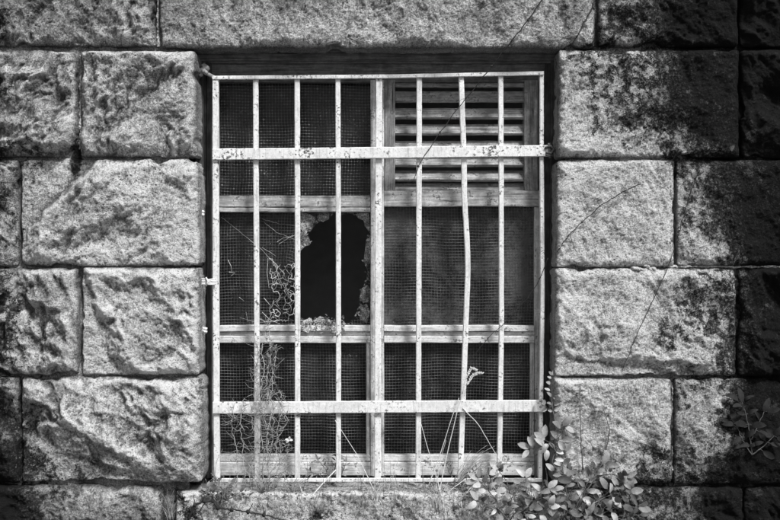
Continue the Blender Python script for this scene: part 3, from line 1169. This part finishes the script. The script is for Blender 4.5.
BW = 5.4 * S
bar('frame_bar', [(215.2, 75.8), (215.6, 300), (216.6, 478)], 6.2 * S, .044, .060, 'z', 1)
bar('frame_bar', [(541.8, 72.6), (541.8, 150), (542.6, 300), (540.2, 478)], 4.2 * S, .046, .064, 'z', 2)
bar('frame_bar', [(212.2, 77.6), (380, 76.4), (543.8, 73.0)], 4.0 * S, .0405, .0425, 'x', 3)
bar('frame_bar', [(213.2, 480.6), (380, 480.2), (542.0, 480.4)], 4.2 * S, .0405, .043, 'x', 4)
VB = [[(255.4, 78), (255.9, 200), (256.6, 330), (257.0, 479)], [(297, 78), (297.3, 200), (297.4, 330), (297.2, 479)],
      [(337.8, 78), (338.2, 200), (338.4, 330), (338.3, 479)], [(379, 77.5), (378.4, 200), (377.8, 330), (377.6, 479)],
      [(419.3, 77), (419.0, 200), (418.7, 330), (418.3, 479)],
      [(461.2, 76), (462.6, 120), (464.2, 160), (464.2, 195), (467.2, 240), (468.2, 268), (466.2, 315), (465.0, 350), (463.0, 405), (460.2, 479)],
      [(500.9, 75), (501.4, 200), (501.6, 330), (499.4, 479)]]
for k, pts in enumerate(VB):
    bar('upright_bar', pts, (5.4 if k != 3 else 6.6) * S * (.93 if k in (2, 6) else 1), YB, YB + .014, 'z', 10 + k,
        'bent upright bar' if k == 5 else None)
bar('cross_bar', [(212.5, 154.2), (330, 153.2), (460, 151.6), (549.5, 150.6)], 11.6 * S, .036, .0435, 'x', 30)
bar('cross_bar', [(213, 408.0), (330, 407.4), (460, 406.6), (545.5, 406.2)], 12.2 * S, .036, .0435, 'x', 31)
# lugs and ties that hold the grille to the jambs
mb = MB()
for (x0, y0_, x1, y1_, Y) in ((198, 213, 204, 213, .05), (199, 330, 207, 330, .05)):
    mb = MB()
    for k in range(2):
        mb.tube([P(x0, y0_ + k * 3 - 1.5, Y), P((x0 + x1) / 2, y0_ + k * 3 - 2, Y - .004), P(x1, y0_ + k * 3 - 1, Y)], .0055, .005, 7)
    lump(mb, P((x0 + x1) / 2, y0_, Y), .007, .008, .012, 77)
    mb.build('wall_lug', PAINT, gr)
mb = MB()
for k in range(4):
    yy = 279.5 + k * 1.5
    mb.tube([P(198, yy + .5, .04), P(203, yy - .6 + k * .2, .032), P(209, yy + .3, .033), P(216, yy - .8 + k * .3, .036)], .0026, .0026, 6)
mb.tube([P(206, 277.5, .03), P(208, 281, .026), (P(206, 286, .03))], .003, .003, 6)
mb.build('tie_wire', PAINT, gr)
mb = MB()
mb.tube([P(545, 148, .034), P(551, 146, .030), P(554, 149, .032), P(551, 153, .031), P(546, 152.5, .034)], .004, .004, 7)
mb.tube([P(546, 155, .034), P(553, 155.5, .034)], .0036, .003, 7)
mb.tube([P(549, 143, .036), P(550, 158, .036)], .0045, .004, 7)
mb.tube([P(550, 150.5, .04), P(562, 151.5, .05)], .0055, .0055, 7)
mb.build('hasp', RUST, gr)
mb = MB()
for k in range(14):
    lump(mb, P(204 + rnd.gauss(0, 1.8), 69 + rnd.gauss(0, 3.0), .045 + rnd.uniform(-.006, .01)), .008, .008, .008, 600 + k, 6)
mb.tube([P(200, 70, .05), P(214, 77, .05)], .006, .006, 7)
mb.build('wall_lug', MORTARLUMP, gr)

# ------------------------------------------------------------------ plants
pr = random.Random(33)


def wander(pts, n=5, amp=.8, Yr=(0, 0), r=pr):
    """pts: (px, py, Y) -> world polyline with small kinks"""
    out = []
    for i in range(len(pts) - 1):
        a, b = pts[i], pts[i + 1]
        for k in range(n):
            t = k / n
            j = 0 if (i == 0 and k == 0) else amp
            out.append(P(a[0] + (b[0] - a[0]) * t + r.gauss(0, j * .5), a[1] + (b[1] - a[1]) * t + r.gauss(0, j * .5), a[2] + (b[2] - a[2]) * t + r.gauss(0, .0012 * j)))
    out.append(P(*pts[-1]))
    return out


# dry climber on the left bars
dc = empty('dry_climber', P(258, 486, .03), 'tangled dry climbing weed clinging to the lower left bars', 'climbing plant')
stm = MB()
twg = MB()
for base in ([(262, 488, .03), (264, 455, .025), (260, 420, .022), (262, 395, .026), (258, 370, .04), (259, 343, .045)],
             [(268, 487, .03), (270, 460, .022), (274, 425, .02), (271, 400, .022), (273, 375, .035), (271, 350, .04), (272, 338, .04)],
             [(246, 487, .03), (243, 460, .025), (241, 430, .02), (242, 408, .02), (244, 398, .022)],
             [(238, 486, .035), (237, 450, .03), (231, 425, .03), (233, 410, .025)],
             [(256, 487, .035), (251, 470, .03), (256, 440, .022), (252, 415, .02), (255, 392, .03), (257, 372, .035)],
             [(276, 487, .03), (281, 455, .025), (277, 430, .02), (283, 405, .022), (279, 390, .03)],
             [(284, 487, .04), (286, 460, .04), (288, 443, .04)],
             [(266, 487, .03), (262, 470, .02), (268, 440, .018), (264, 415, .018), (268, 392, .026), (275, 365, .035), (276, 345, .04)],
             [(270, 487, .03), (266, 440, .022), (272, 410, .018), (266, 380, .03), (271, 350, .05), (268, 325, .09), (274, 300, .11)],
             [(258, 400, .02), (264, 372, .035), (262, 345, .05), (270, 322, .09)],
             [(250, 488, .03), (248, 465, .02), (262, 440, .018), (256, 415, .016), (264, 396, .024)],
             [(272, 487, .03), (284, 470, .025), (275, 445, .02), (288, 420, .02), (281, 402, .02)]):
    pts = wander(base, 7, 1.3)
    stm.tube(pts, .0016, .0007, 4)
    for p in pts:
        for _ in range(pr.choice((0, 1, 2, 2, 3))):
            an = pr.uniform(0, 6.28)
            L = pr.uniform(4, 14) * S
            d = Vector((math.cos(an), pr.uniform(-.5, .3), math.sin(an) * .9 + .1))
            mid = p + d * L * .5 + Vector((pr.gauss(0, .003), pr.gauss(0, .002), pr.gauss(0, .003)))
            twg.tube([p, mid, p + d * L + Vector((pr.gauss(0, .005), 0, pr.gauss(0, .005)))], .0009, .0004, 3)
            if pr.random() < .0:
                twg.leaf(p + d * L * .7, d + Vector((0, -.2, pr.uniform(-.6, .6))), (pr.uniform(-.5, .5), -1, .4), pr.uniform(3, 6) * S, pr.uniform(1, 2) * S)
stm.build('stem', DRYSTEM, dc)
twg.build('twig_tangle', DRYSTEM, dc)
fl = MB()
for k in range(4):
    fl.leaf(P(289, 440, .035), (math.cos(k * 1.4), -.2, math.sin(k * 1.4) * .6), (0, -1, .5), 4 * S, 2.4 * S)
fl.build('pale_leaf', STRAW, dc)


# grass stalks and straws
def stalk(label, pts, r0=.0016, r1=.0008, mat=STRAW, head=None, group=None, name='grass_stalk', cat='grass stalk'):
    o = empty(name, P(*pts[0]), label, cat, group)
    m = MB()
    m.tube(wander(pts, 4, .25), r0, r1, 5)
    m.build('stem', mat, o)
    if head:
        h = MB()
        for hp in head:
            w = wander(hp, 5, .3)
            h.tube(w, .0014, .0006, 4)
            for p in w[1:]:
                for s in (-1, 1):
                    h.leaf(p, (s * .5 + .3, -.2, .8), (0, -1, .3), pr.uniform(2.0, 3.4) * S, 1.1 * S)
        h.build('seed_head', mat, o)
    return o


G = 'dry grass stalks on the sill'
stalk('tall dry grass stalk with drooping seed heads in front of the bent bar', [(436, 508, -.01), (448, 450, .0), (458, 408, .005), (466, 386, .01)], .0018, .001,
      head=[[(466, 386, .01), (472, 377, .008), (478, 374, .004), (482, 374, .0)], [(462, 394, .01), (466, 378, .01), (471, 369, .008), (476, 371, .004)]], group=G)
stalk('dry stalk leaning right between the two bars left of the bent bar', [(427, 490, .0), (440, 455, .005), (452, 418, .01), (459, 398, .02)], group=G)
stalk('short straw slanting down right from the bar under the mullion pane', [(446, 516, -.03), (440, 490, -.01), (430, 456, .02), (421, 424, .034)], group=G)
stalk('pale straw slanting down right from the fourth bar from the left', [(382, 505, -.03), (372, 486, .0), (357, 455, .03), (335, 420, .034)], group=G)
stalk('pale straw leaning up right from the sill beneath the third bar', [(303, 507, -.03), (318, 489, -.01), (336, 470, .03)], .0024, .0018, group=G)
stalk('thin straw slanting across the lower right pane to the last bar', [(463, 408, .033), (478, 424, .035), (490, 444, .04), (500, 462, .044)], group=G)
stalk('thin stalk rising past the bottom rail beside the fifth bar', [(441, 516, -.03), (436, 488, .0), (440, 462, .02), (446, 440, .03)], .0012, .0006, group=G)
stalk('thin straw lying slantwise on the sill right of the fifth bar', [(446, 494, -.02), (456, 486, -.02), (466, 479, .0)], .0014, .001, group=G)
stalk('thin straw on the sill between the bent bar and the last bar', [(466, 494, -.02), (472, 486, -.01), (478, 468, .03)], .0012, .0008, group=G)
stalk('dark thin stalk standing between the fourth bar and the fifth bar', [(384, 502, -.02), (392, 480, .01), (399, 458, .035)], .0012, .0007, DRYSTEM, group=G)
stalk('dark short stalk on the sill left of the fourth bar', [(362, 512, -.03), (363, 485, -.01), (364, 460, .03)], .0014, .0008, DRYSTEM, group=G)
stalk('crossed thin straw on the sill front beneath the second bar', [(299, 484, .0), (304, 496, -.02), (305, 508, -.03)], .0012, .0008, group=G)


def tuft(label, cx, cy, n, spread, hgt, Y, mat, seed, lean=0.0, name='grass_tuft'):
    r = random.Random(seed)
    o = empty(name, P(cx, cy, Y), label, 'grass tuft')
    m = MB()
    for k in range(n):
        b = (cx + r.gauss(0, 2.5), cy, Y + r.uniform(-.01, .01))
        t = (b[0] + r.uniform(-1, 1) * spread + lean, cy - hgt * r.uniform(.5, 1.1), Y + r.uniform(-.03, .02))
        c = ((b[0] + t[0]) / 2 - (t[0] - b[0]) * .25, (b[1] + t[1]) / 2 - hgt * .18, b[2])
        pts = []
        for i in range(8):
            q = i / 7
            pts.append(P(*[b[j] * (1 - q) ** 2 + 2 * c[j] * q * (1 - q) + t[j] * q * q for j in range(3)]))
        m.tube(pts, .0013, .0004, 3)
    m.build('blade', mat, o)
    return o


tuft('arching grey grass tuft beside the foot of the bent bar', 459, 486, 22, 16, 38, .03, DRYSTEM, 3, 26)
tuft('dark grass tuft in the gap between sill and corner block', 170, 522, 20, 20, 30, .0, DRYSTEM, 4, 4)
tuft('sparse grass tuft at the left end of the sill', 222, 497, 24, 18, 22, .0, DRYSTEM, 5, 3)
tuft('pale thin grass tuft on the sill front under the mullion', 440, 512, 14, 16, 34, -.03, STRAW, 6, 0)
tuft('fine dry grass tuft on the sill beneath the second bar', 292, 494, 22, 22, 20, .0, DRYSTEM, 7, 0)


for k, (lab, cx, cy, n, sp, hg, yy, mt) in enumerate((
        ('straggly dry grass tuft at the foot of the second bar', 262, 492, 20, 20, 26, .0, DRYSTEM),
        ('straggly pale grass tuft on the sill under the fourth bar', 375, 500, 12, 18, 24, -.02, STRAW),
        ('small dark grass tuft on the sill front under the third bar', 318, 512, 16, 14, 18, -.035, DRYSTEM),
        ('short dry grass tuft on the sill beneath the last but one bar', 492, 492, 18, 16, 26, .0, DRYSTEM),
        ('small grass tuft on the sill front beneath the fifth bar', 412, 514, 14, 14, 20, -.035, DRYSTEM))):
    tuft(lab, cx, cy, n, sp, hg, yy, mt, 40 + k)


# leafy plants: stems carrying pairs of oval leaflets
def leafy(label, stems, mats, seed, size=(9, 13), name='leafy_plant', step=7, cat='plant', wratio=.58, drop=0.0):
    r = random.Random(seed)
    o = empty(name, P(*stems[0][0]), label, cat)
    st = MB()
    lf = MB()
    for pts in stems:
        w = wander(pts, 6, .5, r=r)
        st.tube(w, .0022, .0009, 5)
        acc = 0
        side = 1
        for i in range(1, len(w)):
            seg = w[i] - w[i - 1]
            acc += seg.length / S
            if acc >= step or i == len(w) - 1:
                acc = 0
                t = seg.normalized()
                for s in ((-1, 1) if r.random() < .7 else (side,)):
                    side = -side
                    perp = Vector((t.z, 0, -t.x)) * s
                    d = (perp * r.uniform(.7, 1.1) + t * r.uniform(.1, .7) + Vector((0, r.uniform(-.8, .1), -drop + r.uniform(-.35, .15))))
                    nrm = Vector((r.uniform(-.5, .5), -1, r.uniform(.1, .9)))
                    L = r.uniform(*size) * S
                    stalk_end = w[i] + d.normalized() * L * .22
                    st.tube([w[i], stalk_end], .0008, .0006, 3)
                    lf.leaf(stalk_end, d, nrm, L, L * wratio * r.uniform(.85, 1.15), r.uniform(-.15, .6), r.uniform(.0, .6), r.choices(range(len(mats)), [3, 2, 1.3, .8][:len(mats)])[0])
                if i == len(w) - 1:
                    lf.leaf(w[i], t, (r.uniform(-.4, .4), -1, .4), size[1] * S, size[1] * S * wratio, .2, .2, 0)
    st.build('stem', STEM_G, o)
    lf.build('foliage', mats, o)
    return o


leafy('pale oval-leaved plant spilling over the right end of the sill',
      [[(500, 516, -.03), (496, 500, -.035), (486, 488, -.03), (478, 480, -.02)], [(505, 518, -.03), (512, 498, -.04), (520, 486, -.04), (526, 478, -.03)],
       [(520, 520, -.04), (530, 505, -.055), (540, 496, -.06), (548, 488, -.06)], [(510, 520, -.04), (518, 510, -.06), (536, 514, -.07), (550, 508, -.07)],
       [(508, 520, -.04), (498, 508, -.05), (486, 506, -.05), (478, 500, -.05)], [(514, 519, -.02), (510, 495, -.02), (506, 480, -.01), (498, 470, .0)],
       [(520, 520, -.05), (524, 512, -.07), (529, 522, -.08)]],
      [LEAF_B, LEAF_A, LEAF_C, LEAF_E], 12, (7, 12), step=8, wratio=.54)
leafy('leafy branch with large oval leaves crossing the right frame bar of the grille',
      [[(556, 452, -.04), (548, 446, -.03), (540, 450, -.02), (530, 448, -.01)], [(556, 452, -.04), (552, 444, -.04), (545, 440, -.03)]],
      [LEAF_B, LEAF_A, LEAF_C, LEAF_E], 13, (10, 13), step=11, wratio=.5)
leafy('bushy oval-leaved plant growing up the wall right of the window',
      [[(566, 520, -.05), (568, 500, -.06), (564, 480, -.05), (562, 465, -.045), (566, 452, -.04)], [(570, 520, -.06), (580, 498, -.06), (590, 478, -.05), (602, 464, -.04)],
       [(574, 520, -.06), (590, 505, -.07), (606, 494, -.06), (622, 482, -.05)], [(575, 522, -.07), (600, 515, -.08), (620, 505, -.07), (638, 508, -.06)],
       [(566, 522, -.06), (556, 505, -.06), (552, 490, -.06), (556, 472, -.04)], [(572, 520, -.05), (586, 490, -.05), (598, 476, -.04), (612, 474, -.04), (624, 478, -.04)],
       [(560, 520, -.06), (572, 508, -.08), (584, 516, -.08)], [(585, 522, -.07), (600, 500, -.07), (612, 494, -.06), (630, 492, -.05)],
       [(556, 470, -.04), (552, 462, -.04), (557, 446, -.03), (560, 436, -.03), (563, 426, -.03)]],
      [LEAF_A, LEAF_C, LEAF_B, LEAF_E], 14, (8, 14), step=9.5, wratio=.5)
leafy('dark tangled low shrub under the paler bush right of the window',
      [[(560, 522, -.02), (566, 505, -.02), (572, 490, -.02), (570, 472, -.02)], [(575, 522, -.02), (584, 506, -.03), (592, 492, -.03)],
       [(590, 522, -.03), (604, 508, -.03), (618, 500, -.03), (632, 498, -.03)], [(545, 522, -.02), (545, 508, -.02), (550, 494, -.02)],
       [(600, 522, -.03), (620, 516, -.03), (640, 515, -.03)], [(530, 522, -.03), (528, 512, -.03), (538, 500, -.03)]],
      [LEAF_C, LEAF_D], 31, (6, 10), step=6, wratio=.5)
leafy('small-leaved sprig climbing the right jamb beside the lower crossbar',
      [[(557, 425, -.02), (553, 412, -.01), (552, 398, .0), (551, 384, .01), (553, 376, .01)], [(553, 412, -.01), (546, 407, .0), (541, 404, .01)]],
      [LEAF_B, LEAF_A], 15, (4.5, 7), name='climbing_sprig', step=5)
leafy('faint pale-leaved sprig against the black stone at the far right',
      [[(752, 455, -.04), (750, 435, -.04), (746, 415, -.04), (742, 402, -.035)], [(751, 440, -.04), (758, 425, -.04), (764, 412, -.04)], [(752, 455, -.04), (742, 440, -.04), (736, 424, -.04)], [(752, 455, -.04), (764, 446, -.04), (774, 436, -.04)]],
      [LEAF_D], 16, (10, 15), name='climbing_sprig', step=9, wratio=.42)
leafy('thin stem with tiny leaves standing against the stone right of the window',
      [[(583, 470, -.03), (581, 440, -.03), (580, 415, -.03), (580, 392, -.03)], [(606, 450, -.03), (610, 430, -.03), (604, 410, -.03)]],
      [LEAF_A], 17, (3, 5), name='wall_weed', step=16)
leafy('pale broad-leaved weed at the left end of the sill',
      [[(219, 503, -.03), (224, 494, -.03), (231, 484, -.02)], [(218, 503, -.03), (212, 494, -.03), (206, 488, -.02)], [(220, 503, -.03), (232, 497, -.04), (240, 492, -.03)],
       [(217, 503, -.03), (218, 490, -.02), (216, 482, -.01)]],
      [LEAF_C, LEAF_A, LEAF_B], 18, (4, 7), name='wall_weed', step=5)
leafy('feathery grey weed at the foot of the third bar behind the grille',
      [[(330, 484, .07), (326, 470, .075), (318, 460, .08)], [(332, 484, .07), (335, 468, .07), (338, 455, .08)], [(333, 484, .065), (342, 474, .07), (346, 462, .08)],
       [(329, 484, .07), (320, 476, .07), (311, 472, .08)]],
      [LEAF_A], 19, (4, 7), name='wall_weed', step=3.2, wratio=.3)
leafy('low grey weed at the foot of the bent bar behind the grille',
      [[(462, 484, .07), (470, 474, .07), (480, 466, .08)], [(466, 484, .07), (482, 476, .07), (492, 472, .08)], [(458, 484, .07), (450, 474, .075), (446, 464, .08)]],
      [LEAF_A], 20, (4, 7), name='wall_weed', step=4, wratio=.32)


# bare woody stems
def bare(label, pts, r0, r1, forks=()):
    o = empty('bare_stem', P(*pts[0]), label, 'bare stem')
    m = MB()
    m.tube(wander(pts, 6, .7), r0, r1, 6)
    for f in forks:
        m.tube(wander(f, 5, .6), r1, r1 * .5, 5)
    for k in range(1, len(pts) - 1):
        if pr.random() < .75:
            a_ = pr.uniform(0, 6.28)
            L = pr.uniform(4, 12)
            q = pts[k]
            e_ = (q[0] + L * math.cos(a_), q[1] + L * math.sin(a_), q[2] - .004)
            m.tube(wander([q, ((q[0] + e_[0]) / 2 + pr.gauss(0, 1), (q[1] + e_[1]) / 2 + pr.gauss(0, 1), q[2]), e_], 3, .5), r1 * .8, r1 * .35, 5)
            lump(m, P(*q), r0 * 1.5, r0 * 1.5, r0 * 1.7, k, 5)
    m.build('stem', TWIG, o)


bare('dark creeping root winding along the left end of the sill', [(188, 520, -.03), (195, 505, -.04), (204, 501, -.045), (213, 501, -.045), (218, 508, -.05), (232, 510, -.05), (248, 512, -.05), (264, 515, -.05), (284, 520, -.045)], .0042, .0022,
     [[(216, 505, -.045), (212, 497, -.04), (206, 492, -.03), (201, 490, -.03)], [(205, 501, -.04), (200, 512, -.045), (203, 522, -.045)]])
bare('long thin dark stem hanging slantwise from the lintel over the louvre', [(543, -2, -.035), (528, 20, -.04), (512, 40, -.035), (492, 66, .0), (466, 98, .03), (440, 132, .032), (418, 166, .034), (413, 184, .036)], .0020, .0010)
bare('thin dark stem crossing the top right corner of the lintel', [(595, 2, -.03), (586, 20, -.035), (577, 36, -.035), (570, 48, -.02)], .0020, .0012)
bare('thin dark stem arching over the pale block right of the window', [(641, 184, -.02), (622, 192, -.025), (600, 206, -.025), (582, 222, -.025), (568, 236, -.02), (557, 252, -.01)], .0016, .0011,
     [[(570, 236, -.02), (573, 244, -.02), (576, 252, -.02)]])
bare('long thin dark stem running down across the joint right of the window', [(700, 166, -.02), (690, 195, -.025), (682, 222, -.025), (670, 262, -.02), (660, 285, -.03), (648, 310, -.035), (634, 342, -.035), (622, 372, -.03)], .0014, .0009)
bare('thin dark stem slanting across the middle rail near the right edge of the window', [(548, 258, .0), (540, 278, .03), (528, 298, .034), (505, 322, .036), (488, 338, .038), (470, 360, .04)], .0013, .0008)

# leaf litter and crumbs of soil on the sill
lt = MB()
for k in range(800):
    x = rnd.uniform(205, 560)
    Y = rnd.uniform(-.035, .09)
    c = P(x, 491.0, 0)
    c = Vector((c.x, Y, c.z + rnd.uniform(-.004, .004) - max(0, -Y) * .25))
    an = rnd.uniform(0, 6.28)
    L = rnd.uniform(.004, .016)
    lt.leaf(c, (math.cos(an), math.sin(an) * .7, rnd.uniform(-.1, .5)), (rnd.uniform(-.4, .4), -.5, 1), L, L * rnd.uniform(.2, .6), rnd.uniform(-.2, .4), .2)
tag(lt.build('leaf_litter', LITTER), 'dry leaf litter scattered along the stone sill', 'leaf litter', kind='stuff')

fg = MB()
fr = random.Random(77)
for k in range(760):
    x = fr.uniform(206, 560)
    if math.sin(x * .07) + math.sin(x * .19 + 2) < fr.uniform(-1.6, .8):
        continue
    y0_ = fr.choice((491, 491, 500, 508, 516))
    Y = fr.uniform(-.02, .06) if y0_ == 491 else -.034
    L = fr.uniform(4, 17) if fr.random() < .88 else fr.uniform(18, 44)
    dx = fr.gauss(0, 6)
    p0 = P(x, y0_, Y)
    p1 = P(x + dx * .4, y0_ - L * .7, Y - .008)
    p2 = P(x + dx, y0_ - L * fr.uniform(.6, 1.05), Y - fr.uniform(0, .02))
    fg.tube([p0, p1, p2], .0009, .0003, 3)
tag(fg.build('fine_grass', DRYSTEM), 'fine dead grass blades growing all along the stone sill', 'grass', kind='stuff')

# ------------------------------------------------------------------ camera, light, sky
cam = bpy.data.cameras.new('camera')
cam.sensor_width = 36
cam.lens = 36 * D / (780 * S)
cam.clip_end = 1000
cam.clip_start = .05
co = bpy.data.objects.new('camera', cam)
co.location = (0, -D, H0)
co.rotation_euler = (math.radians(90), 0, 0)
COL.objects.link(co)
scene.camera = co

EL, AZ = math.radians(52), math.radians(36)     # sun height; how far it stands to the right of the camera axis
sun = bpy.data.lights.new('sun', 'SUN')
sun.energy = 5.0
sun.angle = math.radians(15)
so = bpy.data.objects.new('sun', sun)
d = Vector((-math.sin(AZ) * math.cos(EL), math.cos(AZ) * math.cos(EL), -math.sin(EL)))
so.rotation_euler = d.to_track_quat('-Z', 'Y').to_euler()
so.location = (2, -4, 6)
COL.objects.link(so)

w = bpy.data.worlds.new('World')
scene.world = w
w.use_nodes = True
nt = w.node_tree
nt.nodes.clear()
sky = nt.nodes.new('ShaderNodeTexSky')
sky.sky_type = 'NISHITA'
sky.sun_disc = False
sky.sun_elevation = EL
sky.sun_rotation = math.pi - AZ
bw = nt.nodes.new('ShaderNodeRGBToBW')
bg = nt.nodes.new('ShaderNodeBackground')
bg.inputs[1].default_value = 0.125
ow = nt.nodes.new('ShaderNodeOutputWorld')
nt.links.new(sky.outputs[0], bw.inputs[0])
nt.links.new(bw.outputs[0], bg.inputs[0])
nt.links.new(bg.outputs[0], ow.inputs[0])

scene.view_settings.view_transform = 'Standard'
scene.view_settings.look = 'None'
scene.view_settings.exposure = 0
